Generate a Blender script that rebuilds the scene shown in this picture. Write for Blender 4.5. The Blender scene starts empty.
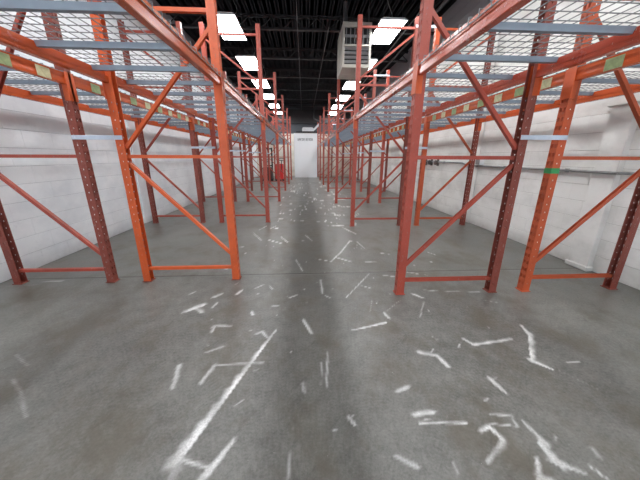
import bpy, bmesh, math, random
from mathutils import Vector, Matrix
import numpy as np
random.seed(7)
SC = bpy.context.scene
COL = SC.collection

# ---------------- camera ----------------
CAM_H = 1.36
cam_data = bpy.data.cameras.new('camera')
cam_data.sensor_width = 36.0
cam_data.lens = 271.62 * 36.0 / 640.0
cam_data.clip_start = 0.02
cam = bpy.data.objects.new('camera', cam_data)
COL.objects.link(cam)
PITCH, YAW, ROLL = 0.29594, 0.05736, 0.00361
fw = Vector((math.sin(YAW)*math.cos(PITCH), math.cos(YAW)*math.cos(PITCH), -math.sin(PITCH)))
rt0 = Vector((math.cos(YAW), -math.sin(YAW), 0.0))
up0 = rt0.cross(fw)
rt = rt0*math.cos(ROLL) + up0*math.sin(ROLL)
up = up0*math.cos(ROLL) - rt0*math.sin(ROLL)
R = Matrix((rt, up, -fw)).transposed().to_4x4()
cam.matrix_world = Matrix.Translation((0, 0, CAM_H)) @ R
SC.camera = cam

# ---------------- world, colour management ----------------
world = bpy.data.worlds.new('world'); SC.world = world
world.use_nodes = True
wb = world.node_tree.nodes['Background']
wb.inputs['Color'].default_value = (0.80, 0.90, 1.0, 1)
wb.inputs['Strength'].default_value = 4.0
SC.view_settings.view_transform = 'Standard'
SC.view_settings.look = 'None'
SC.view_settings.gamma = 1.0
SC.view_settings.use_curve_mapping = False
SC.view_settings.exposure = 0.0
LAMP = 26.0           # strength of every ceiling light diffuser

# ---------------- layout (metres, camera above the origin, +Y down the aisle) ----------------
PITCH_Y = 2.906
XL = [-0.804, -1.794, -2.193, -3.183]     # left posts, aisle to wall
XR = [0.975, 1.965, 2.332, 3.322]
YL = [2.957 + PITCH_Y*n for n in range(-1, 6)]
YR = [2.516 + PITCH_Y*n for n in range(-1, 7)]
WLX, WRX = -3.40, 3.59
Y0, Y1 = -5.0, 20.7
ZC = 4.85
POST_H = 3.637

# ---------------- materials ----------------
def nt(name):
    m = bpy.data.materials.new(name); m.use_nodes = True
    n = m.node_tree; b = n.nodes['Principled BSDF']
    return m, n, b
def noise(n, scale, detail=4, rough=0.6, coord='Object', vec=None, mapscale=None):
    t = n.nodes.new('ShaderNodeTexNoise'); t.inputs['Scale'].default_value = scale
    t.inputs['Detail'].default_value = detail; t.inputs['Roughness'].default_value = rough
    if vec is None:
        tc = n.nodes.new('ShaderNodeTexCoord'); vec = tc.outputs[coord]
    if mapscale:
        mp = n.nodes.new('ShaderNodeMapping'); mp.inputs['Scale'].default_value = mapscale
        n.links.new(vec, mp.inputs['Vector']); vec = mp.outputs['Vector']
    n.links.new(vec, t.inputs['Vector'])
    return t.outputs['Fac']
def ramp(n, fac, stops):
    r = n.nodes.new('ShaderNodeValToRGB'); e = r.color_ramp.elements
    while len(e) < len(stops): e.new(0.5)
    for i, (p, c) in enumerate(stops):
        e[i].position = p; e[i].color = (c[0], c[1], c[2], 1) if len(c) == 3 else c
    n.links.new(fac, r.inputs['Fac']); return r.outputs['Color']
def mix(n, fac, a, b, mode='MIX'):
    m = n.nodes.new('ShaderNodeMix'); m.data_type = 'RGBA'; m.blend_type = mode
    for s, v in ((0, fac), (6, a), (7, b)):
        if hasattr(v, 'default_value') or hasattr(v, 'is_linked'): n.links.new(v, m.inputs[s])
        elif isinstance(v, (int, float)): m.inputs[s].default_value = v
        else: m.inputs[s].default_value = (v[0], v[1], v[2], 1)
    return m.outputs[2]
def geo_pos(n):
    g = n.nodes.new('ShaderNodeNewGeometry'); return g.outputs['Position']
def bump(n, b, fac, strength=0.2, dist=0.002):
    u = n.nodes.new('ShaderNodeBump'); u.inputs['Strength'].default_value = strength
    u.inputs['Distance'].default_value = dist
    n.links.new(fac, u.inputs['Height']); n.links.new(u.outputs['Normal'], b.inputs['Normal'])
def srgb(r, g, b_):
    f = lambda c: (c/255/12.92) if c/255 <= 0.04045 else ((c/255+0.055)/1.055)**2.4
    return (f(r), f(g), f(b_))
def plain(name, col, rough=0.5, metal=0.0, var=0.12, scale=12.0, emit=None):
    m, n, b = nt(name)
    f = noise(n, scale)
    c = ramp(n, f, [(0.3, [x*(1-var) for x in col]), (0.7, [min(1, x*(1+var)) for x in col])])
    n.links.new(c, b.inputs['Base Color'])
    b.inputs['Roughness'].default_value = rough; b.inputs['Metallic'].default_value = metal
    return m
def paint(name, col, worn, amount=0.62, rough=0.38):
    m, n, b = nt(name)
    pos = geo_pos(n)
    f = noise(n, 5.0, 6, 0.7, vec=pos)
    c = ramp(n, f, [(0.35, col), (0.75, [x*0.75 for x in col])])
    s = noise(n, 42.0, 5, 0.75, vec=pos, mapscale=(1, 1, 0.35))
    k = ramp(n, s, [(amount, (0, 0, 0)), (amount+0.06, (1, 1, 1))])
    c2 = mix(n, k, c, worn)
    n.links.new(c2, b.inputs['Base Color'])
    rr = ramp(n, f, [(0.3, (rough-.08,)*3), (0.8, (rough+.15,)*3)])
    n.links.new(rr, b.inputs['Roughness'])
    bump(n, b, s, 0.12, 0.0015)
    return m
M_ORANGE = paint('orange_rack_paint', srgb(214, 94, 46), srgb(170, 104, 80))
M_RUST = paint('worn_orange_rack_paint', srgb(190, 86, 50), srgb(150, 100, 80), 0.60, 0.4)
M_RED = paint('faded_red_rack_paint', srgb(170, 74, 58), srgb(150, 110, 105), 0.60, 0.42)
M_BROWN = paint('brown_red_rack_paint', srgb(138, 68, 56), srgb(150, 120, 115), 0.60, 0.45)
M_BEAM = paint('orange_beam_paint', srgb(200, 90, 46), srgb(200, 165, 145), 0.66, 0.2)
M_BEAMR = paint('red_orange_beam_paint', srgb(196, 84, 58), srgb(210, 180, 160), 0.62, 0.2)
M_GALV = plain('galvanised_wire', srgb(122, 124, 126), 0.38, 0.4, 0.15)
M_CHAN = plain('grey_painted_channel', srgb(140, 154, 168), 0.45, 0.1, 0.10, 6)
M_SPACER = plain('pale_blue_spacer_paint', srgb(188, 198, 212), 0.4, 0.0, 0.06)
M_GREEN = plain('green_tape', srgb(50, 140, 80), 0.5)
M_LABEL = plain('pale_label_paper', srgb(194, 190, 150), 0.6, 0, 0.2, 30)
M_LABELG = plain('green_label_paper', srgb(142, 158, 112), 0.6, 0, 0.2, 30)
M_BLACK = plain('black_rubber', (0.012, 0.012, 0.013), 0.6)
M_DARKBR = plain('dark_brown_enamel', srgb(66, 44, 42), 0.45)
M_REDM = plain('red_enamel', srgb(205, 40, 38), 0.35)
M_WHITE = plain('white_enamel', srgb(225, 228, 230), 0.45, 0, 0.03, 3)
M_DOOR = plain('white_door_panel', srgb(240, 243, 246), 0.45, 0, 0.02, 2)
M_TEXT = plain('dark_sign_print', srgb(70, 74, 80), 0.6)
M_CREAM = plain('cream_heater_enamel', srgb(190, 186, 176), 0.5, 0, 0.06, 4)
M_LOUV = plain('dull_louver_metal', srgb(160, 160, 162), 0.4, 0.1)
M_DUCT = plain('grey_duct_metal', srgb(150, 153, 158), 0.45, 0.3, 0.1, 4)
M_DUCTL = plain('pale_duct_metal', srgb(215, 217, 220), 0.45, 0.1, 0.08, 4)
M_CEIL = plain('black_ceiling_paint', srgb(36, 32, 34), 0.8, 0, 0.2, 2)
M_JOIST = plain('black_joist_paint', srgb(40, 37, 39), 0.5, 0, 0.25, 6)
M_PIPE = plain('dark_grey_pipe', srgb(78, 76, 78), 0.5)
M_CONDUIT = plain('grey_conduit', srgb(148, 150, 150), 0.4, 0.3)
M_DEVICE = plain('dark_valve_metal', srgb(95, 92, 90), 0.45, 0.3)

def wall_mat(name, base, smudge, zsplit=4.1, upper=srgb(158, 158, 164)):
    m, n, b = nt(name)
    pos = geo_pos(n)
    f = noise(n, 1.1, 6, 0.62, vec=pos, mapscale=(1, 1, 1.6))
    c = ramp(n, f, [(0.36, smudge), (0.56, base)])
    f2 = noise(n, 9.0, 5, 0.7, vec=pos)
    c = mix(n, ramp(n, f2, [(0.60, (0, 0, 0)), (0.78, (0.35,)*3)]), c, [x*0.8 for x in smudge])
    sep = n.nodes.new('ShaderNodeSeparateXYZ'); n.links.new(pos, sep.inputs[0])
    # scuffed dirt along the floor
    lo = n.nodes.new('ShaderNodeMapRange'); lo.inputs[1].default_value = 0.0; lo.inputs[2].default_value = 0.16
    lo.inputs[3].default_value = 0.55; lo.inputs[4].default_value = 0.0
    n.links.new(sep.outputs['Z'], lo.inputs[0])
    ml = n.nodes.new('ShaderNodeMath'); ml.operation = 'MULTIPLY'
    n.links.new(lo.outputs[0], ml.inputs[0]); n.links.new(f2, ml.inputs[1])
    c = mix(n, ml.outputs[0], c, srgb(120, 116, 108))
    hi = n.nodes.new('ShaderNodeMath'); hi.operation = 'GREATER_THAN'; hi.inputs[1].default_value = zsplit
    n.links.new(sep.outputs['Z'], hi.inputs[0])
    c = mix(n, hi.outputs[0], c, upper)
    n.links.new(c, b.inputs['Base Color']); b.inputs['Roughness'].default_value = 0.55
    bump(n, b, noise(n, 60, 5, 0.7, vec=pos), 0.25, 0.002)
    return m
M_WALLL = wall_mat('painted_block_left', srgb(238, 241, 244), srgb(220, 224, 229))
M_WALLR = wall_mat('painted_block_right', srgb(238, 238, 235), srgb(216, 216, 212))
M_MORTL = wall_mat('painted_mortar_left', srgb(190, 194, 200), srgb(170, 174, 180))
M_MORTR = wall_mat('painted_mortar_right', srgb(186, 184, 180), srgb(165, 163, 160))
M_BACK = wall_mat('painted_far_wall', srgb(222, 214, 202), srgb(196, 186, 176), 2.95, srgb(70, 74, 80))

# floor: worn, half-polished concrete; overspray marks come from the mesh attribute "paint"
M_FLOOR, n, b = nt('worn_concrete')
pos = geo_pos(n)
f1 = noise(n, 0.8, 7, 0.6, vec=pos); f2 = noise(n, 7.0, 8, 0.72, vec=pos); f3 = noise(n, 55.0, 4, 0.8, vec=pos)
c = ramp(n, f1, [(0.34, srgb(72, 72, 68)), (0.64, srgb(112, 113, 107))])
c = mix(n, 0.42, c, ramp(n, f2, [(0.34, srgb(58, 57, 52)), (0.66, srgb(136, 135, 129))]))
c = mix(n, 0.20, c, ramp(n, f3, [(0.35, srgb(60, 60, 60)), (0.75, srgb(185, 185, 182))]))
sep = n.nodes.new('ShaderNodeSeparateXYZ'); n.links.new(pos, sep.inputs[0])
# darker brown-grey band along the middle of the aisle, stronger with distance
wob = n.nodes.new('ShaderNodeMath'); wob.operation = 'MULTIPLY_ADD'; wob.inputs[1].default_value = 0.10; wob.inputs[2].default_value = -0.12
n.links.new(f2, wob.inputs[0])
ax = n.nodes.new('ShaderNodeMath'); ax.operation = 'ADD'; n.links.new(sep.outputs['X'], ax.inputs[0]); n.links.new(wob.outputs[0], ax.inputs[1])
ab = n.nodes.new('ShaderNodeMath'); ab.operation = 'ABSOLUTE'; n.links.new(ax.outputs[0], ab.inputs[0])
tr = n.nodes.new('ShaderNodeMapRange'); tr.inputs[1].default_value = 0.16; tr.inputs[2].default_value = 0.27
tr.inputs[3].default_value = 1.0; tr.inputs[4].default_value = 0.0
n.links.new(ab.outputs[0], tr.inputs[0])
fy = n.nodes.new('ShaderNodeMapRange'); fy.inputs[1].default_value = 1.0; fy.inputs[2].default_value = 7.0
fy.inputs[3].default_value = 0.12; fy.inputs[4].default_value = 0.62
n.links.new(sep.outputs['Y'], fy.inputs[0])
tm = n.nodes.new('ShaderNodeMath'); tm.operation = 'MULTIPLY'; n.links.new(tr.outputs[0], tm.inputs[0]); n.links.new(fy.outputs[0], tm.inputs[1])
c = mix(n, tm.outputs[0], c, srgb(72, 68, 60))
# brown stains, small dark spots
f4 = noise(n, 2.3, 6, 0.7, vec=pos, mapscale=(1, .7, 1))
c = mix(n, ramp(n, f4, [(0.48, (0, 0, 0)), (0.62, (0.6,)*3)]), c, srgb(86, 79, 66))
f5 = noise(n, 24.0, 3, 0.6, vec=pos)
c = mix(n, ramp(n, f5, [(0.70, (0, 0, 0)), (0.76, (0.6,)*3)]), c, srgb(66, 62, 58))
# dragged dark scuffs running off at an angle
mp = n.nodes.new('ShaderNodeMapping'); mp.inputs['Rotation'].default_value = (0, 0, 0.7); n.links.new(pos, mp.inputs['Vector'])
f8 = noise(n, 3.0, 7, 0.75, vec=mp.outputs['Vector'], mapscale=(5, .8, 1))
c = mix(n, ramp(n, f8, [(0.58, (0, 0, 0)), (0.70, (0.45,)*3)]), c, srgb(64, 62, 58))
f9 = noise(n, 70.0, 2, 0.5, vec=pos)
c = mix(n, ramp(n, f9, [(0.76, (0, 0, 0)), (0.79, (0.7,)*3)]), c, srgb(190, 190, 186))
# fine pale scratches
f6 = noise(n, 14.0, 4, 0.8, vec=pos, mapscale=(2.2, .8, 1))
c = mix(n, ramp(n, f6, [(0.70, (0, 0, 0)), (0.78, (0.35,)*3)]), c, srgb(190, 190, 186))
at = n.nodes.new('ShaderNodeAttribute'); at.attribute_name = 'joint'
c = mix(n, at.outputs['Fac'], c, srgb(60, 58, 54))
at = n.nodes.new('ShaderNodeAttribute'); at.attribute_name = 'paint'
f7 = noise(n, 90.0, 4, 0.8, vec=pos)
pm = n.nodes.new('ShaderNodeMath'); pm.operation = 'MULTIPLY_ADD'; pm.inputs[1].default_value = 2.2; pm.inputs[2].default_value = -0.05
n.links.new(f7, pm.inputs[0])
pq = n.nodes.new('ShaderNodeMath'); pq.operation = 'MULTIPLY'; pq.use_clamp = True
n.links.new(pm.outputs[0], pq.inputs[0]); n.links.new(at.outputs['Fac'], pq.inputs[1])
c = mix(n, pq.outputs[0], c, srgb(226, 227, 226))
n.links.new(c, b.inputs['Base Color'])
rr = ramp(n, f2, [(0.3, (0.28,)*3), (0.75, (0.5,)*3)])
n.links.new(rr, b.inputs['Roughness'])
bump(n, b, f3, 0.12, 0.002)

M_LAMP, n, b = nt('lamp_diffuser')
b.inputs['Base Color'].default_value = (0.9, 0.9, 0.9, 1)
b.inputs['Emission Color'].default_value = (0.965, 0.985, 1.0, 1)
b.inputs['Emission Strength'].default_value = LAMP

# ---------------- helpers ----------------
def tag(o, label=None, cat=None, group=None, kind=None):
    if label: o['label'] = label
    if cat: o['category'] = cat
    if group: o['group'] = group
    if kind: o['kind'] = kind
    return o
def empty(name, loc, label, cat, group=None):
    o = bpy.data.objects.new(name, None); COL.objects.link(o); o.location = loc
    o.empty_display_size = 0.1
    return tag(o, label, cat, group)
def me_from(bm, name, smooth=False):
    bmesh.ops.recalc_face_normals(bm, faces=bm.faces)
    me = bpy.data.meshes.new(name); bm.to_mesh(me); bm.free()
    if smooth:
        for p in me.polygons: p.use_smooth = True
    me.materials.append(None)
    return me
def put(name, me, mat, parent=None, loc=(0, 0, 0), rot=(0, 0, 0), scale=(1, 1, 1)):
    """link a mesh as one object; the material sits on the object so meshes can be shared"""
    if isinstance(me, bmesh.types.BMesh): me = me_from(me, name)
    o = bpy.data.objects.new(name, me); COL.objects.link(o)
    o.parent = parent; o.location = loc; o.rotation_euler = rot; o.scale = scale
    o.material_slots[0].link = 'OBJECT'; o.material_slots[0].material = mat
    return o
def box(bm, x0, x1, y0, y1, z0, z1, bev=0.0):
    r = bmesh.ops.create_cube(bm, size=1.0)
    vs = r['verts']
    for v in vs:
        v.co.x = x0 + (v.co.x+.5)*(x1-x0); v.co.y = y0 + (v.co.y+.5)*(y1-y0); v.co.z = z0 + (v.co.z+.5)*(z1-z0)
    if bev > 0:
        es = list({e for v in vs for e in v.link_edges})
        bmesh.ops.bevel(bm, geom=es, offset=bev, segments=1, affect='EDGES')
    return bm
def B(*a, **k): return box(bmesh.new(), *a, **k)
def prism(bm, prof, p, q, upv=(0, 0, 1)):
    """sweep the closed 2-D outline prof from p to q (outline axes: side, up)"""
    p, q = Vector(p), Vector(q); d = (q-p).normalized(); u = Vector(upv)
    s = d.cross(u).normalized(); u = s.cross(d).normalized()
    a = [bm.verts.new(p + s*x + u*y) for x, y in prof]; c = [bm.verts.new(q + s*x + u*y) for x, y in prof]
    k = len(prof)
    for i in range(k): bm.faces.new((a[i], a[(i+1) % k], c[(i+1) % k], c[i]))
    bm.faces.new(a[::-1]); bm.faces.new(c)
    return bm
def circ(r, k=8): return [(r*math.cos(2*math.pi*i/k), r*math.sin(2*math.pi*i/k)) for i in range(k)]
def tube(bm, pts, r, k=8):
    for a, c in zip(pts, pts[1:]):
        d = Vector(c)-Vector(a)
        prism(bm, circ(r, k), a, c, (0, 0, 1) if abs(d.normalized().z) < .9 else (0, 1, 0))
    return bm

MARKS = [
([(-0.25,1.92),(-0.47,1.31),(-0.6,0.95)],0.016,0.051,1.0),
([(-0.6,0.95),(-0.62,0.88)],0.037,0.035,0.5),
([(-0.3,1.57),(-0.46,1.57),(-0.63,1.56)],0.011,0.011,0.6),
([(-0.63,1.56),(-0.67,1.41)],0.02,0.019,0.6),
([(-0.87,1.57),(-0.83,1.38)],0.02,0.018,0.8),
([(-0.76,1.94),(-0.76,2.02),(-0.64,2.01)],0.016,0.017,0.7),
([(-0.73,1.69),(-0.62,1.75)],0.015,0.015,0.5),
([(-0.59,0.95),(-0.46,0.91)],0.012,0.014,0.7),
([(-0.45,0.88),(-0.37,1.03)],0.022,0.015,0.8),
([(-0.46,0.9),(-0.48,0.86)],0.023,0.022,0.8),
([(-0.03,1.37),(-0.02,1.31)],0.016,0.015,0.6),
([(-0.08,1.08),(-0.09,0.85)],0.005,0.004,0.35),
([(-0.03,2.07),(0.04,1.88)],0.019,0.018,0.8),
([(-0.4,1.89),(-0.36,1.92),(-0.31,1.84)],0.016,0.016,0.7),
([(0.38,1.9),(0.69,1.99)],0.012,0.017,0.95),
([(0.15,1.65),(0.12,1.34)],0.011,0.009,0.5),
([(0.1,1.55),(0.09,1.35)],0.008,0.007,0.4),
([(0.82,1.61),(0.93,1.57),(0.96,1.46)],0.029,0.02,0.7),
([(1.23,1.74),(1.27,1.67),(1.6,1.72)],0.016,0.02,0.75),
([(0.55,1.28),(0.63,1.31)],0.018,0.019,0.6),
([(0.59,1.12),(0.7,1.13)],0.019,0.02,0.85),
([(0.6,1.07),(0.85,1.06)],0.011,0.008,0.85),
([(0.22,1.13),(0.25,1.08)],0.016,0.011,0.6),
([(0.42,0.91),(0.5,0.86)],0.017,0.014,0.5),
([(0.67,0.87),(0.67,0.83)],0.009,0.009,0.4),
([(1.82,1.9),(1.79,1.78)],0.013,0.024,0.9),
([(1.79,1.78),(1.57,1.49)],0.032,0.028,0.9),
([(1.57,1.49),(1.65,1.4)],0.028,0.01,0.9),
([(1.81,1.46),(1.9,1.46)],0.01,0.01,0.6),
([(1.17,1.35),(1.2,1.23)],0.023,0.015,0.6),
([(1.01,1.1),(1.12,1.09),(1.11,1.03),(0.98,1.05)],0.008,0.008,0.6),
([(0.9,1.01),(0.96,1.03),(0.98,0.96)],0.013,0.018,0.85),
([(0.98,0.96),(0.84,0.87)],0.02,0.014,0.6),
([(1.16,1.05),(1.18,0.93)],0.011,0.02,0.6),
([(1.15,0.94),(1.15,0.84)],0.02,0.037,0.95),
([(1.15,0.84),(1.25,0.79)],0.037,0.009,0.8),
([(1.08,0.87),(1.01,0.77)],0.009,0.026,0.9),
([(1.03,0.79),(1.07,0.77)],0.022,0.022,0.8),
([(1.3,0.82),(1.32,0.77)],0.009,0.009,0.7),
([(1.39,0.9),(1.38,0.86)],0.015,0.014,0.35),
([(-1.1,2.25),(-0.98,2.35)],0.037,0.048,1.0),
([(-1.05,2.32),(-0.97,2.24)],0.038,0.037,0.8),
([(-0.92,2.52),(-0.87,2.58)],0.03,0.021,0.8),
([(-0.71,2.57),(-0.67,2.66)],0.026,0.021,0.9),
([(-0.78,2.0),(-0.77,2.02)],0.017,0.017,0.5),
([(-0.88,2.31),(-0.86,2.4)],0.014,0.015,0.6),
([(-0.5,2.22),(-0.48,2.17)],0.018,0.018,0.7),
([(-0.54,2.7),(-0.47,2.77)],0.013,0.013,0.7),
([(-0.4,2.74),(-0.36,2.67)],0.011,0.011,0.7),
([(-0.17,2.46),(-0.09,2.52)],0.014,0.014,0.8),
([(-0.32,2.32),(-0.27,2.31)],0.014,0.014,0.8),
([(-1.19,2.6),(-1.16,2.64)],0.016,0.016,0.6),
([(-0.79,2.79),(-0.76,2.83)],0.011,0.011,0.5),
([(-0.89,5.17),(-0.78,5.49)],0.016,0.016,0.8),
([(-0.97,4.96),(-0.73,4.44)],0.015,0.014,0.8),
([(-0.62,4.49),(-0.36,4.26)],0.021,0.02,1),
([(-0.43,4.67),(-0.3,4.36)],0.018,0.017,0.9),
([(-0.69,5.24),(-0.59,5.48)],0.016,0.016,0.8),
([(-0.13,3.52),(-0.04,3.14)],0.012,0.011,0.7),
([(-0.0,4.78),(0.12,4.4)],0.015,0.014,0.7),
([(-1.17,4.09),(-0.98,4.13)],0.019,0.019,0.7),
([(-1.1,3.28),(-0.99,3.25)],0.013,0.013,0.7),
([(-0.12,4.47),(-0.02,4.41)],0.014,0.014,0.7),
([(0.15,3.55),(0.35,3.44),(0.54,3.82),(0.76,4.37),(0.87,4.31)],0.013,0.015,1),
([(0.87,4.31),(0.93,3.94)],0.013,0.012,0.7),
([(0.46,3.57),(0.63,3.41)],0.023,0.016,0.8),
([(0.77,3.01),(0.41,2.45)],0.009,0.007,0.7),
([(0.76,5.26),(0.93,4.8)],0.036,0.033,0.8),
([(1.11,3.75),(1.22,3.7)],0.015,0.015,0.8),
([(1.11,2.48),(1.18,2.4)],0.021,0.02,0.9),
([(1.27,2.56),(1.36,2.54)],0.013,0.013,0.6),
([(0.71,2.14),(0.73,2.06)],0.02,0.019,0.9),
([(1.34,2.54),(1.84,2.49)],0.011,0.011,0.5),
([(0.91,2.97),(1.07,2.91)],0.015,0.014,0.6),
([(1.26,3.04),(1.37,2.98)],0.015,0.015,0.8),
([(1.83,3.76),(1.9,3.63)],0.014,0.013,0.7),
([(0.17,2.87),(0.17,2.55)],0.016,0.015,0.7),
([(0.2,2.49),(0.25,2.44)],0.012,0.012,0.6),
([(0.62,2.69),(0.7,2.64)],0.011,0.011,0.6),
([(0.82,3.4),(0.96,3.39)],0.014,0.014,0.6),
([(1.01,2.05),(1.16,2.32)],0.007,0.008,0.4),
([(0.59,2.17),(0.66,2.38)],0.006,0.007,0.3),
([(-1.87,1.5),(-1.73,1.4),(-1.53,1.22)],0.01,0.008,0.3),
([(-2.08,1.74),(-1.89,1.62)],0.007,0.007,0.25),
([(-2.94,2.97),(-2.77,2.98)],0.017,0.017,0.7),
([(3.17,2.47),(3.3,2.21)],0.009,0.008,0.35),
([(-3.07,2.83),(-2.92,2.94)],0.011,0.011,0.4),
([(0.25,1.14),(0.22,1.11)],0.008,0.008,0.4),
([(1.76,2.33),(1.9,2.26)],0.007,0.007,0.3),
([(1.68,1.4),(1.79,1.23)],0.004,0.004,0.2),
([(0.94,2.37),(0.73,2.16)],0.006,0.006,0.3)]

# ---------------- structure ----------------
def geomspace_rows():
    ys = []; y = 0.30
    while y < Y1:
        ys.append(y); y += max(0.011, 0.0052*y*y*0.55 + 0.006)
    ys = [Y0, -2.0, 0.0] + ys + [Y1]
    for j in (3.05, 9.1, 15.1):
        ys = [v for v in ys if abs(v-j) > 0.012] + [j-0.008, j-0.003, j+0.003, j+0.008]
    return sorted(ys)
def floor():
    xs = [WLX-0.1, -3.0] + list(np.arange(-2.9, -1.3, 0.0133)) + list(np.arange(-1.3, 2.05, 0.0125)) + list(np.arange(2.05, 3.0, 0.05)) + [WRX+0.1]
    ys = geomspace_rows()
    nx, ny = len(xs), len(ys)
    X, Y = np.meshgrid(np.array(xs), np.array(ys)); Z = np.zeros_like(X)
    J = np.zeros_like(X)
    for j in (3.05, 9.1, 15.1):
        k = np.abs(Y-j) < 0.0045; Z[k] = -0.002
        J[np.abs(Y-j) < 0.009] = 0.35
    P = np.zeros_like(X)   # overspray coverage
    rng = np.random.RandomState(5)
    marks = list(MARKS)
    # the many short strokes further down the aisle
    for i in range(210):
        y = 5.2 + 10*rng.rand(); x = rng.uniform(-0.78, 1.2) if i % 3 else rng.choice([-.5, .8]) + rng.normal()*.2; a = rng.choice([0, 0.35, -0.5, 1.2, 2.6, rng.rand()*3.1]) + rng.normal()*.12
        l = rng.uniform(0.05, 0.26) if i % 6 else rng.uniform(.3, .55)
        w = rng.uniform(0.008, 0.017)*(1+y*.06)
        q = [(x, y), (x+l*math.cos(a), y+l*math.sin(a))]
        if rng.rand() < .3: a2 = a + rng.choice([1.3, -1.3]); q.append((q[1][0]+.5*l*math.cos(a2), q[1][1]+.5*l*math.sin(a2)))
        marks.append((q, w, w*.7, rng.uniform(.75, 1.25)))
    for i in range(60):
        y = rng.uniform(.9, 4.2); x = rng.uniform(-0.9, 1.7); a = rng.rand()*3.1; l = rng.uniform(.01, .05); w = rng.uniform(.004, .009)
        marks.append(([(x, y), (x+l*math.cos(a), y+l*math.sin(a))], w, w, rng.uniform(.3, .7)))
    N1 = np.sin(X*37+Y*11)*np.sin(Y*41-X*17)*.5 + np.sin(X*91-Y*63)*np.sin(Y*77+X*29)*.5
    N2 = np.sin(X*23-Y*7.3)*np.sin(Y*9+X*31)
    ysA = np.array(ys); xsA = np.array(xs)
    for mi, (pts, w0, w1, s) in enumerate(marks):
        L = len(pts)-1
        for i in range(L):
            (ax_, ay), (bx_, by) = pts[i], pts[i+1]
            wa = w0 + (w1-w0)*i/L; wb_ = w0 + (w1-w0)*(i+1)/L; m_ = 2.2*max(wa, wb_)
            i0, i1 = np.searchsorted(ysA, [min(ay, by)-m_, max(ay, by)+m_]); j0, j1 = np.searchsorted(xsA, [min(ax_, bx_)-m_, max(ax_, bx_)+m_])
            if i1 <= i0 or j1 <= j0: continue
            xx = X[i0:i1, j0:j1]; yy = Y[i0:i1, j0:j1]
            dx, dy = bx_-ax_, by-ay; t = np.clip(((xx-ax_)*dx + (yy-ay)*dy)/(dx*dx+dy*dy+1e-9), 0, 1)
            # signed distance: crisp on the right of the stroke, feathered on the left
            sd = ((xx-ax_-t*dx)*dy - (yy-ay-t*dy)*dx); dist = np.hypot(xx-ax_-t*dx, yy-ay-t*dy)
            w = wa + (wb_-wa)*t; w = .85*w*(1+.35*N1[i0:i1, j0:j1])
            k = dist/np.maximum(w, 1e-4); soft = np.where(sd > 0, 1.0, 1.9)
            if w0 > .03 or w1 > .03:      # sprayed against a straight edge: hard on one side, dust on the other
                soft = np.where((sd < 0) == (mi == 0), .28, 1.9)
            v = np.clip(1.15 - k*1.3/soft, 0, 1); v = v*v*(3-2*v)*s*(.72+.28*N2[i0:i1, j0:j1])
            P[i0:i1, j0:j1] = np.maximum(P[i0:i1, j0:j1], v)
    # paint dust along the aisle
    verts = np.stack([X.ravel(), Y.ravel(), Z.ravel()], 1)
    idx = np.arange(nx*ny).reshape(ny, nx)
    quads = np.stack([idx[:-1, :-1], idx[:-1, 1:], idx[1:, 1:], idx[1:, :-1]], -1).reshape(-1, 4)
    me = bpy.data.meshes.new('floor')
    me.vertices.add(len(verts)); me.vertices.foreach_set('co', verts.ravel().astype(np.float32))
    me.loops.add(quads.size); me.loops.foreach_set('vertex_index', quads.ravel().astype(np.int32))
    me.polygons.add(len(quads)); me.polygons.foreach_set('loop_start', (np.arange(len(quads))*4).astype(np.int32))
    me.polygons.foreach_set('loop_total', np.full(len(quads), 4, np.int32))
    me.update(calc_edges=True)
    for nm, A in (('paint', P), ('joint', J)):
        a = me.attributes.new(nm, 'FLOAT', 'POINT'); a.data.foreach_set('value', A.ravel().astype(np.float32))
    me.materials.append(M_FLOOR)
    o = bpy.data.objects.new('floor', me); COL.objects.link(o)
    tag(o, 'worn grey concrete floor with white overspray marks and a darker middle band', kind='structure')
floor()

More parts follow.
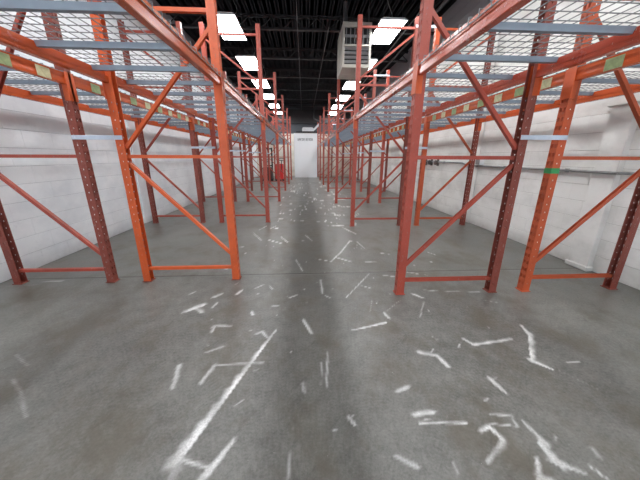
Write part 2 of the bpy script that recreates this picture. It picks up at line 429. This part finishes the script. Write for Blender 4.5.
def block_mesh(L, H, D):
    """one chamfered concrete block, face towards +X"""
    bm = bmesh.new(); g = 0.0002; c = 0.0028
    y0, y1, z0, z1 = g, L-g, 0.0022, H-0.0022
    a = [bm.verts.new(v) for v in ((0, y0, z0), (0, y1, z0), (0, y1, z1), (0, y0, z1))]
    b_ = [bm.verts.new(v) for v in ((D-c, y0, z0), (D-c, y1, z0), (D-c, y1, z1), (D-c, y0, z1))]
    e = [bm.verts.new(v) for v in ((D, y0+.0009, z0+c), (D, y1-.0009, z0+c), (D, y1-.0009, z1-c), (D, y0+.0009, z1-c))]
    for p, q in ((a, b_), (b_, e)):
        for i in range(4): bm.faces.new((p[i], p[(i+1) % 4], q[(i+1) % 4], q[i]))
    bm.faces.new(e)
    return bm
def wall_side(name, x, face, mat, mort, label):
    """painted block wall: backing slab (the recessed joints) with a skin of blocks"""
    H, L = 0.2075, 0.405; D = 0.008
    s = 1 if face > 0 else -1
    w = put(name, B(min(x-s*.2, x-s*D), max(x-s*.2, x-s*D), Y0, Y1, -0.05, ZC+0.1), mort)
    tag(w, label, kind='structure')
    cells = []
    rows = int(ZC/H)+1
    for r in range(rows):
        y = Y0 - (L/2 if r % 2 else 0)
        while y < Y1:
            a, b_ = max(y, Y0), min(y+L, Y1); z0 = r*H; z1 = min(z0+H, ZC)
            if b_-a > .05 and z1-z0 > .03: cells.append((a, b_, z0, z1))
            y += L
    def key(cl):
        a, b_, z0, z1 = cl; yc = (a+b_)/2; v = Vector((x, yc, (z0+z1)/2-CAM_H)); dpt = v.dot(fw)
        if dpt < .3: return 1e6
        u = abs(v.dot(rt)/dpt)*271.6; vv = abs(v.dot(up)/dpt)*271.6
        return (1e5 if (u > 335 or vv > 255) else 0) + v.length
    cells.sort(key=key)
    full = None; done = 0; rest = bmesh.new()
    for cl in cells:
        a, b_, z0, z1 = cl
        if done < 300 and key(cl) < 1e5 and abs(b_-a-L) < 1e-6 and abs(z1-z0-H) < 1e-6:
            if full is None: full = me_from(block_mesh(L, H, D), 'block')
            jit = random.uniform(-.0012, .0012)
            if s > 0: put('block', full, mat, w, (x-D+jit, a, z0))
            else: put('block', full, mat, w, (x+D+jit, b_, z0), (0, 0, math.pi))
            done += 1
        else:
            t = block_mesh(b_-a, z1-z0, D); m2 = Matrix.Translation((x-D, a, z0)) if s > 0 else Matrix.Translation((x+D, b_, z0)) @ Matrix.Rotation(math.pi, 4, 'Z')
            bmesh.ops.transform(t, matrix=m2, verts=t.verts)
            tmp = bpy.data.meshes.new('tmp'); t.to_mesh(tmp); t.free(); rest.from_mesh(tmp); bpy.data.meshes.remove(tmp)
    o = put('blocks', rest, mat, w); o['kind'] = 'stuff'
    return w
wl = wall_side('wall_left', WLX, 1, M_WALLL, M_MORTL, 'white painted concrete block wall on the left')
wr = wall_side('wall_right', WRX, -1, M_WALLR, M_MORTR, 'white painted concrete block wall on the right')
# pilasters
def pilaster(x, y0, y1, wall, mat):
    s = 1 if x < 0 else -1
    d = 0.075 if (x > 0 and y0 < 4) else 0.02
    bm = bmesh.new()
    box(bm, min(x, x+s*d), max(x, x+s*d), y0, y1, 0, ZC, 0.006)
    if d > .06: # splayed cap plate and base
        box(bm, min(x, x+s*(d+.03)), max(x, x+s*(d+.03)), y0-.05, y1+.03, 1.92, 2.12, 0.01)
        box(bm, min(x, x+s*(d+.02)), max(x, x+s*(d+.02)), y0-.02, y1+.02, 0, 0.06, 0.01)
    put('pilaster', bm, mat, wall)
pilaster(WRX, 2.96, 3.22, wr, M_WALLR)
for yy in (5.6, 10.2, 14.8): pilaster(WRX, yy, yy+.24, wr, M_WALLR)
for yy in (5.85, 9.1, 13.6): pilaster(WLX, yy, yy+.26, wl, M_WALLL)

bm = B(WLX-.2, WRX+.2, Y1, Y1+.2, -.05, ZC+.1)
tag(put('wall_back', bm, M_BACK), 'pale far wall with dark grey upper part', kind='structure')
# wall behind the camera with an open dock doorway
bm = bmesh.new()
box(bm, WLX-.2, -2.6, Y0-.2, Y0, -.05, ZC+.1); box(bm, 2.8, WRX+.2, Y0-.2, Y0, -.05, ZC+.1); box(bm, -2.6, 2.8, Y0-.2, Y0, 3.6, ZC+.1)
tag(put('wall_front', bm, M_BACK), 'wall behind the camera with an open dock doorway', kind='structure')

# ceiling: fluted steel deck on open web joists
bm = bmesh.new(); pr = []
x = WLX-.2; k = 0; p = 0.19
pts = []
while x < WRX+.2:
    pts += [(x, ZC), (x+p*.45, ZC), (x+p*.62, ZC+.014), (x+p*.83, ZC+.014)]; x += p
lo = [bm.verts.new((a, Y0-.2, z)) for a, z in pts]; hi = [bm.verts.new((a, Y1+.2, z)) for a, z in pts]
for i in range(len(pts)-1): bm.faces.new((lo[i], lo[i+1], hi[i+1], hi[i]))
r = bmesh.ops.solidify(bm, geom=bm.faces[:], thickness=0.01)
ceiling = tag(put('ceiling', bm, M_CEIL), 'black painted corrugated steel ceiling deck', kind='structure')
def joist_mesh():
    bm = bmesh.new(); a, c = WLX, WRX
    for z in (4.50, 4.79):
        box(bm, a, c, -.05, .05, z, z+.03); box(bm, a, c, -.008, .008, z+.03 if z < 4.6 else z-.03, z+.06 if z < 4.6 else z)
    nseg = 24; w = (c-a)/nseg
    for i in range(nseg):
        x0 = a+i*w; z = (4.54, 4.78) if i % 2 == 0 else (4.78, 4.54)
        tube(bm, [(x0, 0, z[0]), (x0+w, 0, z[1])], .012, 6)
    return me_from(bm, 'joist')
jm = joist_mesh()
for i in range(11):
    y = 1.75 + i*2.2 - 4.4
    put('joist', jm, M_JOIST, ceiling, (0, y, 0))
tag(put('trim_1', B(WLX, WRX, Y1-.25, Y1-.001, 3.62, 4.49), M_JOIST), 'black bulkhead across the top of the far wall', kind='structure')
# pipes under the deck
put('conduit', tube(bmesh.new(), [(-.12, -4.8, 4.47), (-.12, 20.5, 4.47)], .012), M_PIPE, ceiling)
put('conduit', tube(bmesh.new(), [(.66, 8.0, 4.46), (.66, 20.2, 4.46)], .014), M_PIPE, ceiling)
put('conduit', tube(bmesh.new(), [(2.95, -4.8, 4.44), (2.95, 20.5, 4.44)], .03), M_PIPE, ceiling)
put('conduit', tube(bmesh.new(), [(2.62, -4.8, 4.46), (2.62, 20.5, 4.46)], .015), M_CONDUIT, ceiling)

# ---------------- pallet racks ----------------
def post_mesh():
    """punched C-section upright: face with two rows of slots towards +X, flanges, open back; origin at the foot"""
    bm = bmesh.new(); h = .038; Hh = POST_H; pz = 0.0762
    def cellq(o, u, u0, u1, z0, z1, hole=None):
        P = lambda a, z: Vector(o)+Vector(u)*a+Vector((0, 0, z))
        if not hole:
            bm.faces.new([bm.verts.new(P(a, z)) for a, z in ((u0, z0), (u1, z0), (u1, z1), (u0, z1))]); return
        hw, hh, tp = hole; cu, cz = (u0+u1)/2, (z0+z1)/2
        O = [bm.verts.new(P(a, z)) for a, z in ((u0, z0), (u1, z0), (u1, z1), (u0, z1))]
        I = [bm.verts.new(P(a, z)) for a, z in ((cu-hw*tp, cz-hh), (cu+hw*tp, cz-hh), (cu+hw, cz+hh), (cu-hw, cz+hh))]
        for i in range(4): bm.faces.new((O[i], O[(i+1) % 4], I[(i+1) % 4], I[i]))
    rows = int((Hh-.1)/pz); z = .05
    Y = (0, 1, 0); Xd = (1, 0, 0)
    def strip(z0, z1, hole, fl):
        o = (h, 0, 0)
        if hole:
            cellq(o, Y, -h, 0, z0, z1, (.0115, .018, .6)); cellq(o, Y, 0, h, z0, z1, (.0115, .018, .6))
        else: cellq(o, Y, -h, 0, z0, z1); cellq(o, Y, 0, h, z0, z1)
        for s in (-1, 1):
            cellq((0, s*h, 0), Xd, -h, h, z0, z1, (.005, .006, 1) if fl else None)
            cellq((-h, 0, 0), Y, min(s*h, s*(h-.006)), max(s*h, s*(h-.006)), z0, z1)
    strip(0, z, False, False)
    for i in range(rows):
        strip(z, z+pz, True, True); z += pz
    strip(z, Hh, False, False)
    bmesh.ops.remove_doubles(bm, verts=bm.verts, dist=1e-4)
    bmesh.ops.recalc_face_normals(bm, faces=bm.faces)
    bmesh.ops.solidify(bm, geom=bm.faces[:], thickness=0.0022)
    return me_from(bm, 'post')
POST = post_mesh()
FOOT = me_from(B(-.05, .05, -.05, .05, 0.0005, .008, bev=.002), 'foot_plate')
CH = [(-.016, -.019), (.016, -.019), (.016, -.014), (-.011, -.014), (-.011, .014), (.016, .014), (.016, .019), (-.016, .019)]
# beam outline: side = towards outer (aisle/wall) face, z up; step on the inner side holds the deck channels
def beam_mesh(L):
    bm = bmesh.new(); pr = [(0, 0), (.048, 0), (.048, .022), (.043, .028), (.048, .034), (.048, .056), (.026, .056), (.026, .098), (0, .098), (0, .066), (.005, .060), (.005, .036), (0, .030)]
    a = [bm.verts.new((-x, -L/2, z)) for x, z in pr]; c = [bm.verts.new((-x, L/2, z)) for x, z in pr]
    k = len(pr)
    for i in range(k): bm.faces.new((a[i], a[(i+1) % k], c[(i+1) % k], c[i]))
    bm.faces.new(a); bm.faces.new(c)
    bmesh.ops.recalc_face_normals(bm, faces=bm.faces)
    es = [e for e in bm.edges if abs(e.verts[0].co.y-e.verts[1].co.y) > .1]
    bmesh.ops.bevel(bm, geom=es, offset=.0035, segments=2, affect='EDGES')
    # shallow press line along the face
    return me_from(bm, 'beam')
BL = PITCH_Y-.078
BEAM = beam_mesh(BL)
def conn_mesh():
    bm = bmesh.new()
    box(bm, -.046, .0075, 0, .005, -.135, .105)         # plate against the beam end / post flange
    box(bm, .003, .0105, -.012, .052, -.135, .105, 0.0015)  # plate on the face of the post
    for z in (-.1, -.02, .06): box(bm, .0075, .0105, .02, .032, z, z+.012)
    return me_from(bm, 'connector')
CONN = conn_mesh()
LAB = me_from(B(0, .0012, -.065, .065, -.018, .062), 'label')
ZB = 2.006
ZBW = 1.990
def sgn(x): return 1 if x > 0 else -1
def frame(root, xa, xb, y, mats, n, dlow=False):
    """posts xa (aisle side) and xb (wall side), braces between them"""
    d = sgn(xb-xa)                          # direction from aisle side to wall side
    for x, out, m in ((xa, -d, mats[0]), (xb, d, mats[1])):
        p = put('post', POST, m, root, (x, y, .004), (0, 0, 0 if out > 0 else math.pi))
        put('foot_plate', FOOT, M_BROWN if m is M_ORANGE else m, p, (0, 0, -.0035))
    A, Bx = xa+d*.030, xb-d*.030
    bm_mat = mats[2]
    hz, dt, db = (2.95, 2.85, 1.40) if dlow else (2.60, 2.47, 1.44)
    for z in (.15, 1.36, hz, 3.48):
        put('horizontal_brace', prism(bmesh.new(), CH, (A, y, z), (Bx, y, z), (0, 1, 0)), bm_mat, root)
    for z0, z1 in ((.31, 1.30), (dt, db), (hz+.1, 3.40)):
        put('diagonal_brace', prism(bmesh.new(), CH, (A, y, z0), (Bx, y, z1), (0, 1, 0)), bm_mat, root)
def rack(name_label, xs, ys, matf, beam_m, labels_on_front=False, zb=ZB):
    root = empty('pallet_rack', (0, 0, 0), name_label, 'pallet rack', None)
    xa, xb = xs; d = sgn(xb-xa)
    for i, y in enumerate(ys): frame(root, xa, xb, y, matf(i), i, i == 1 and abs(xa-XL[2]) < .01)
    for i in range(len(ys)-1):
        yc = (ys[i]+ys[i+1])/2
        for x, out in ((xa, -d), (xb, d)):
            ox = x+out*.034
            b_ = put('beam', BEAM, beam_m, root, (ox, yc, zb), (0, 0, 0 if out > 0 else math.pi))
            for e in (-1, 1):
                # connector mesh wraps towards +Y: mirror it for the other end
                flip = e*(1 if out > 0 else -1)
                c = put('connector', CONN, M_ORANGE, b_, (0, flip*(BL/2), 0), (0, 0, 0), (1, flip, 1))
            if labels_on_front and out == -d:
                k = 0; yy = -BL/2+.3
                while yy < BL/2-.2:
                    put('label', LAB, M_LABELG if k % 2 == 0 else M_LABEL, b_, (.0005, yy, .022)); yy += .33; k += 1
    return root
def mL_a(i): return (M_ORANGE, M_ORANGE, M_ORANGE) if i < 2 else (M_RED, M_RED, M_RED)
def mL_w(i): return (M_BROWN, M_BROWN, M_RED)
def mR_a(i): return (M_RED, M_BROWN, M_RED)
def mR_w(i): return (M_RUST, M_BROWN, M_RUST) if i < 3 else (M_RED, M_BROWN, M_RED)
rack('orange pallet rack row directly left of the open aisle', (XL[0], XL[1]), YL, mL_a, M_BEAM)
rack('faded red pallet rack row standing along the left block wall', (XL[2], XL[3]), YL, mL_w, M_BEAM, True, ZBW)
rack('faded red pallet rack row directly right of the open aisle', (XR[0], XR[1]), YR, mR_a, M_BEAMR)
rack('worn orange pallet rack row standing along the right block wall', (XR[2], XR[3]), YR, mR_w, M_BEAM, True, ZBW)

# row spacers bolted between the back to back racks
def spacer_mesh(w):
    bm = B(0, w, -.0035, .0035, -.02, .02, bev=.0015)
    for x in (.03, w-.03): prism(bm, circ(.008, 6), (x, -.009, 0), (x, .009, 0))
    return bm
ordn = ['behind the camera', 'nearest', 'second', 'third', 'fourth', 'fifth', 'sixth', 'seventh']
for side, xs, ys in (('left', XL, YL), ('right', XR, YR)):
    a, c = sorted((xs[1], xs[2])); a -= .035; c += .035
    sm = me_from(spacer_mesh(c-a), 'row_spacer')
    for i, y in enumerate(ys):
        if i == 0: continue
        for z, w in ((1.535, 'lower'), (3.50, 'upper')):
            if i == 1 and w == 'upper': continue
            if side == 'left' and w == 'upper': continue
            o = put('row_spacer', sm, M_SPACER, None, (a, y-.0425, z))
            tag(o, 'pale %s bar bolted between the two %s racks at the %s frame' % (w, side, ordn[i]), 'spacer bar', 'row spacers between the %s racks' % side)

# green tape on the aisle-facing post of the right wall rack
t = empty('tape_band', (XR[2], YR[1], 1.22), 'green tape band wrapped round orange post of the right wall rack', 'tape')
bm = bmesh.new(); h = .0392
for x0, x1, y0, y1 in ((-h, h, -h-.001, -h), (-h, h, h, h+.001), (-h-.001, -h, -h, h), (h, h+.001, -h, h)): box(bm, x0, x1, y0, y1, 0, .05)
bmt = put('tape', bm, M_GREEN, t, (0, 0, 0)); bmt.location = (0, 0, 0)

# wire decks
DW = 1.02      # depth between outer beam faces set per rack
def deck_parts(w, L, drop):
    """w: span across the rack (X), L: length along the rack (Y); origin at corner, z=0 at beam top"""
    bm = bmesh.new(); r = .0022; sq = [(-r, -r), (r, -r), (r, r), (-r, r)]
    nx = 15; ny = 14
    for i in range(nx+1):
        x = .012 + (w-.024)*i/nx; prism(bm, sq, (x, 0.01, r), (x, L-.01, r))
    for j in range(ny+1):
        y = .012 + (L-.024)*j/ny
        pts = [(-.008, y, -drop), (-.008, y, 3*r), (w+.008, y, 3*r), (w+.008, y, -drop)]
        for p_, q_ in zip(pts, pts[1:]):
            prism(bm, sq, p_, q_, (0, 0, 1) if abs(p_[2]-q_[2]) < .01 else (0, 1, 0))
    for x in (-.008, w+.008):
        for z in (-drop+.002,): prism(bm, sq, (x-.003, .01, z), (x-.003, L-.01, z))
    grid = me_from(bm, 'wire_grid')
    bm = bmesh.new(); e = .034; t = .036
    # support channel across: flared trough, ends crimped down to sit on the beam steps
    A = [(-.022, 0), (.022, 0), (.018, -t), (-.018, -t)]; Bq = [(-.024, 0), (.024, 0), (.024, -.008), (-.024, -.008)]
    secs = [(e, A[:2]+[(.010, -t*.98), (-.010, -t*.98)]), (e+.035, A), (w-e-.035, A), (w-e, A[:2]+[(.010, -t*.98), (-.010, -t*.98)])]
    prev = None
    for x, pr in secs:
        vs = [bm.verts.new((x, y, z)) for y, z in pr]
        if prev:
            for i in range(4): bm.faces.new((prev[i], prev[(i+1) % 4], vs[(i+1) % 4], vs[i]))
        else: bm.faces.new(vs)
        prev = vs
    bm.faces.new(prev[::-1])
    chan = me_from(bm, 'support_channel')
    return grid, chan
DL = BL/2-.008
for side, xs, ys in (('left', XL, YL), ('right', XR, YR)):
    for (a, c, row) in ((xs[0], xs[1], 'aisle'), (xs[2], xs[3], 'wall')):
        x0, x1 = sorted((a, c)); x0 -= .034; x1 += .034
        grid, chan = deck_parts(x1-x0, DL, .034 if row == 'aisle' else .004)
        for i in range(len(ys)-1):
            for hf in (0, 1):
                y = ys[i]+.039+.004+hf*(DL+.008)
                bay = ['nearest', 'second', 'third', 'fourth', 'fifth', 'sixth', 'seventh'][i]
                o = empty('wire_deck', (x0, y, (ZB if row == 'aisle' else ZBW)+.0985), 'wire mesh deck, %s half of %s bay, %s %s-side rack' % ('nearer' if hf == 0 else 'farther', bay, side, row), 'wire deck', 'wire decks on the %s %s-side rack' % (side, row))
                put('wire_grid', grid, M_GALV, o)
                for k in (-.47, .04, .55):
                    put('support_channel', chan, M_CHAN, o, (0, DL/2+k, 0))

# ---------------- ceiling lights ----------------
LH = 4.10
def light_meshes():
    hb = bmesh.new(); w, l = .29, .62
    pr = [(-w, 0), (-w+.02, 0), (-w+.02, .012), (w-.02, .012), (w-.02, 0), (w, 0), (w, .018), (w-.07, .05), (-w+.07, .05), (-w, .018)]
    prism(hb, pr, (0, -l, 0), (0, l, 0))
    for y in (-l-.012, l): box(hb, -w, w, y, y+.012, 0, .02)
    db = B(-w+.021, w-.021, -l+.001, l-.001, .001, .011)
    return me_from(hb, 'housing'), me_from(db, 'diffuser'), me_from(tube(bmesh.new(), [(0, 0, .045), (0, 0, ZC-LH)], .0035, 5), 'suspension_wire')
LHs, LD, LW = light_meshes()
whip = []
for i in range(16): whip.append((.05+.12*math.sin(i/15*math.pi), .1+.01*i, .085+(ZC-LH-.085)*i/15+.05*math.sin(i/15*6.3)))
WHIP = me_from(tube(bmesh.new(), whip, .007, 5), 'power_cable')
onum = ['nearest', 'second', 'third', 'fourth', 'fifth', 'sixth']
for side, x in (('left', -1.64), ('right', 1.92)):
    for k in range(-4, 6):
        y = 7.28+2.42*k
        lab = ('%s ceiling light in view, counted from the camera, of the %s row' % (onum[k], side)) if k >= 0 else 'ceiling light above the picture, %s one back from those in view, %s row' % (('first', 'second', 'third', 'fourth')[-k-1], side)
        o = empty('ceiling_light', (x, y, LH), lab, 'ceiling light', 'ceiling lights of the %s row' % side)
        put('housing', LHs, M_WHITE, o); put('diffuser', LD, M_LAMP, o); [put('suspension_wire', LW, M_PIPE, o, (wx, wy, 0)) for wx in (-.2, .2) for wy in (-.5, .5)]
        put('power_cable', WHIP, M_CONDUIT, o)

# ---------------- hanging unit heater ----------------
h = empty('unit_heater', (.91, 7.2, 3.36), 'cream louvered unit heater hanging from the ceiling right of the aisle', 'heater')
W_, D_, H_ = .66, 1.0, .90
bm = bmesh.new()
box(bm, 0, W_, .03, D_, 0, H_, .012)
box(bm, -.01, W_+.01, D_*.55, D_*.57, -.006, H_+.006)
put('body', bm, M_CREAM, h)
bm = bmesh.new()
for a in ((0, .05, 0, H_), (W_-.05, W_, 0, H_), (.05, W_-.05, 0, .07), (.05, W_-.05, H_-.10, H_), (.05, W_-.05, .43, .47)): box(bm, a[0], a[1], -.03, .03, a[2], a[3], .004)
put('front_frame', bm, M_CREAM, h)
put('grille_back', B(.05, W_-.05, .0295, .032, .07, H_-.1), M_BLACK, h)
bm = bmesh.new(); lv = me_from(prism(bmesh.new(), [(-.003, -.028), (.003, -.028), (.012, .022), (.006, .024)], (0, 0, .47), (0, 0, H_-.10), (0, 1, 0)), 'vertical_louver')
for i in range(6): put('vertical_louver', lv, M_LOUV, h, (.09+i*.096, 0, 0))
lh = me_from(prism(bmesh.new(), [(-.028, -.02), (-.024, -.024), (.026, .016), (.022, .02)], (.05, 0, 0), (W_-.05, 0, 0), (0, 0, 1)), 'horizontal_louver')
for i in range(4): put('horizontal_louver', lh, M_LOUV, h, (0, 0, .13+i*.088))
put('horizontal_louver', lh, M_LOUV, h, (0, .006, .64))
put('flue_pipe', tube(bmesh.new(), [(.12, .5, H_), (.12, .5, ZC-3.36+.02)], .06, 14), M_PIPE, h)
for x, y in ((.06, .12), (W_-.06, .12), (.06, .9), (W_-.06, .9)): put('hanger_rod', tube(bmesh.new(), [(x, y, H_-.01), (x, y, ZC-3.36+.01)], .006, 6), M_PIPE, h)

put('gas_line', tube(bmesh.new(), [(W_, .7, .2), (W_+.08, .7, .2), (W_+.08, .7, ZC-3.37)], .014, 8), M_PIPE, h)

# ---------------- far end ----------------
YD = 19.3
d = empty('door', (-.655, YD, 0), 'tall white door panel with dark lettering at the far end of the aisle', 'door')
bm = bmesh.new(); DWd, DH = 1.56, 2.88
put('panel', B(.03, DWd-.03, 0, .1, .01, DH-.05, bev=.005), M_DOOR, d)
bm = bmesh.new(); box(bm, 0, .03, -.012, .14, 0, DH, .003); box(bm, DWd-.03, DWd, -.012, .14, 0, DH, .003); box(bm, .03, DWd-.03, -.012, .14, DH-.05, DH, .003)
put('door_frame', bm, M_WHITE, d)
put('return_wall', B(0, DWd, .14, Y1-YD-.002, 0, DH-.02), M_DOOR, d)
bm = bmesh.new()
# two short words of five blocky characters, too small in the photograph to read
patt = [(0, 1, 1, 1), (1, 1, 0, 1), (1, 0, 1, 1), (1, 1, 1, 0), (1, 1, 0, 1), (1, 1, 1, 1), (1, 0, 1, 1), (1, 1, 1, 1), (1, 1, 1, 0), (1, 1, 1, 1)]
for i in range(10):
    x = .25 + i*.097 + (.05 if i > 4 else 0); z = 2.41; t_ = .020; w, hh = .072, .15
    a, b_, c_, d2 = patt[i]
    box(bm, x, x+t_, -.004, 0, z, z+hh)
    if a: box(bm, x+t_, x+w, -.004, 0, z+hh-t_, z+hh)
    if b_: box(bm, x+w-t_, x+w, -.004, 0, z+.0, z+hh-t_)
    if c_: box(bm, x+t_, x+w-t_, -.004, 0, z, z+t_)
    if d2: box(bm, x+t_, x+w-t_, -.004, 0, z+hh/2-t_/2, z+hh/2+t_/2)
put('lettering', bm, M_TEXT, d)
# duct box above the door
dd = empty('duct_box', (0, 0, 0), 'pale grey duct box on top of the white door at the far end', 'duct')
bm = bmesh.new(); prf = [(-.10, 3.0), (.66, 3.0), (.66, 3.16), (.58, 3.24), (-.04, 3.24), (-.10, 3.16)]
a = [bm.verts.new((x, YD+.02, z)) for x, z in prf]; c = [bm.verts.new((x, Y1-.002, z)) for x, z in prf]
for i in range(6): bm.faces.new((a[i], a[(i+1) % 6], c[(i+1) % 6], c[i]))
bm.faces.new(a); bm.faces.new(c)
put('box_body', bm, M_DUCTL, dd)
put('base_frame', B(-.5, .90, YD+.02, Y1-.26, 2.882, 2.998), M_BLACK, dd)
bm = bmesh.new()
a = [bm.verts.new(v) for v in ((.66, YD+.03, 3.02), (1.0, YD+.03, 3.33), (1.0, YD+.03, 3.50), (.66, YD+.03, 3.16))]; c = [bm.verts.new(v.co+Vector((0, .3, 0))) for v in a]
for i in range(4): bm.faces.new((a[i], a[(i+1) % 4], c[(i+1) % 4], c[i]))
bm.faces.new(a); bm.faces.new(c)
put('duct_elbow', bm, M_DUCTL, dd)
put('flange', B(.64, .68, YD+.01, YD+.36, 2.999, 3.19), M_DUCTL, dd)
o = put('drain_pipe', tube(bmesh.new(), [(.70, 20.1, ZC-.0), (.70, 20.1, 3.85), (1.10, 20.1, 3.72), (1.16, 20.1, 3.1), (1.16, 20.1, 0.0)], .035, 10), M_PIPE)
tag(o, 'grey bent pipe dropping from the ceiling right of the white door', 'pipe')

# conduit and valves on the right wall
cd = empty('wall_conduit', (0, 0, 0), 'grey conduit running along the right block wall behind the racks', 'conduit')
X_ = WRX-.022
put('conduit_run', tube(bmesh.new(), [(X_, 2.0, 1.20), (X_, 2.86, 1.20), (X_-.075, 2.93, 1.20), (X_-.075, 3.25, 1.20), (X_, 3.32, 1.20), (X_, 6.0, 1.20), (X_, 6.2, 1.25), (X_, 8.2, 1.25)], .016, 8), M_CONDUIT, cd)
for y in (2.5, 3.6, 4.8, 5.6, 7.0): put('clamp', B( X_-.02, WRX-.001, y, y+.025, 1.175 if y < 6 else 1.225, 1.225 if y < 6 else 1.275), M_CONDUIT, cd)
b1 = empty('junction_box', (WRX, 5.52, 1.2), 'small white junction box on the right block wall conduit', 'junction box')
put('box_body', B(-.09, 0, -.07, .07, .02, .20, bev=.006), M_WHITE, b1); put('cover', B(-.094, -.09, -.06, .06, .03, .19), M_CONDUIT, b1)
for i, y in enumerate((7.35, 7.72, 8.08)):
    v = empty('wall_valve', (WRX, y, 1.25), '%s of three dark fittings in a row on the right wall conduit' % ('nearest', 'middle', 'farthest')[i], 'valve', 'fittings on the right wall conduit')
    put('valve_body', tube(bmesh.new(), [(-.022, 0, -.10), (-.022, 0, .10)], .03, 10), M_DEVICE, v)
    put('wheel', tube(bmesh.new(), [(-.05, 0, -.02), (-.10, 0, -.02)], .062, 12), M_DEVICE, v)
    put('cap', tube(bmesh.new(), [(-.022, 0, .10), (-.022, 0, .135)], .042, 10), M_DEVICE, v)

# parked walk-behind trucks under the far left decks
def wheel(bm, x, y, z, r, w): prism(bm, circ(r, 14), (x-w/2, y, z), (x+w/2, y, z)); return bm
t = empty('pallet_truck', (-1.43, 16.35, 0), 'red walk-behind pallet truck parked under the far left racking', 'pallet truck')
bm = bmesh.new(); prf = [(0, .10), (.46, .10), (.46, .55), (.40, .72), (.34, .98), (.06, .98), (0, .70)]
a = [bm.verts.new((-.22, y, z)) for y, z in prf]; c = [bm.verts.new((.22, y, z)) for y, z in prf]
for i in range(len(prf)): bm.faces.new((a[i], a[(i+1) % 7], c[(i+1) % 7], c[i]))
bm.faces.new(a); bm.faces.new(c); bmesh.ops.bevel(bm, geom=bm.edges[:], offset=.02, segments=2, affect='EDGES')
put('body', bm, M_REDM, t)
put('battery_cover', B(-.22, .22, .461, .70, .12, .62, bev=.015), M_BLACK, t)
put('skirt', B(-.26, .26, -.02, .46, .02, .11, bev=.01), M_BLACK, t)
put('tiller', tube(bmesh.new(), [(.10, -.02, .55), (.14, -.12, 1.0), (.15, -.16, 1.18)], .022, 8), M_BLACK, t)
hb = put('handle', tube(bmesh.new(), [(.02, -.16, 1.18), (.00, -.17, 1.27), (.15, -.17, 1.30), (.30, -.17, 1.27), (.28, -.16, 1.18), (.02, -.16, 1.18)], .018, 8), M_BLACK, t)
for x in (-.18, .18): put('fork', B(x-.08, x+.08, .70, 1.10, .05, .12, bev=.01), M_BLACK, t)
for x in (-.2, .2): put('wheel', wheel(bmesh.new(), x, .2, .085, .085, .07), M_BLACK, t)
t = empty('pallet_stacker', (-2.13, 16.3, 0), 'dark brown walk-behind stacker with mast parked beside the red truck', 'stacker')
put('body', B(-.26, .26, 0, .5, .08, .80, bev=.03), M_DARKBR, t)
put('skirt', B(-.30, .30, -.03, .5, .02, .12, bev=.01), M_BLACK, t)
for x in (-.24, .24): put('mast_rail', B(x-.04, x+.04, .52, .60, .03, 1.88), M_BLACK, t)
for z in (.9, 1.85): put('mast_crossbar', B(-.2, .2, .53, .59, z-.07, z), M_BLACK, t)
put('lift_cylinder', tube(bmesh.new(), [(0, .56, .1), (0, .56, 1.70)], .03, 10), M_CONDUIT, t)
put('tiller', tube(bmesh.new(), [(0, 0, .6), (0, -.15, 1.10)], .022, 8), M_BLACK, t)
put('handle', tube(bmesh.new(), [(-.13, -.15, 1.1), (-.13, -.17, 1.2), (.13, -.17, 1.2), (.13, -.15, 1.1), (-.13, -.15, 1.1)], .018, 8), M_BLACK, t)
for x in (-.17, .17): put('fork', B(x-.07, x+.07, .60, 1.10, .04, .10, bev=.01), M_BLACK, t)
for x in (-.2, .2): put('wheel', wheel(bmesh.new(), x, .2, .08, .08, .07), M_BLACK, t)
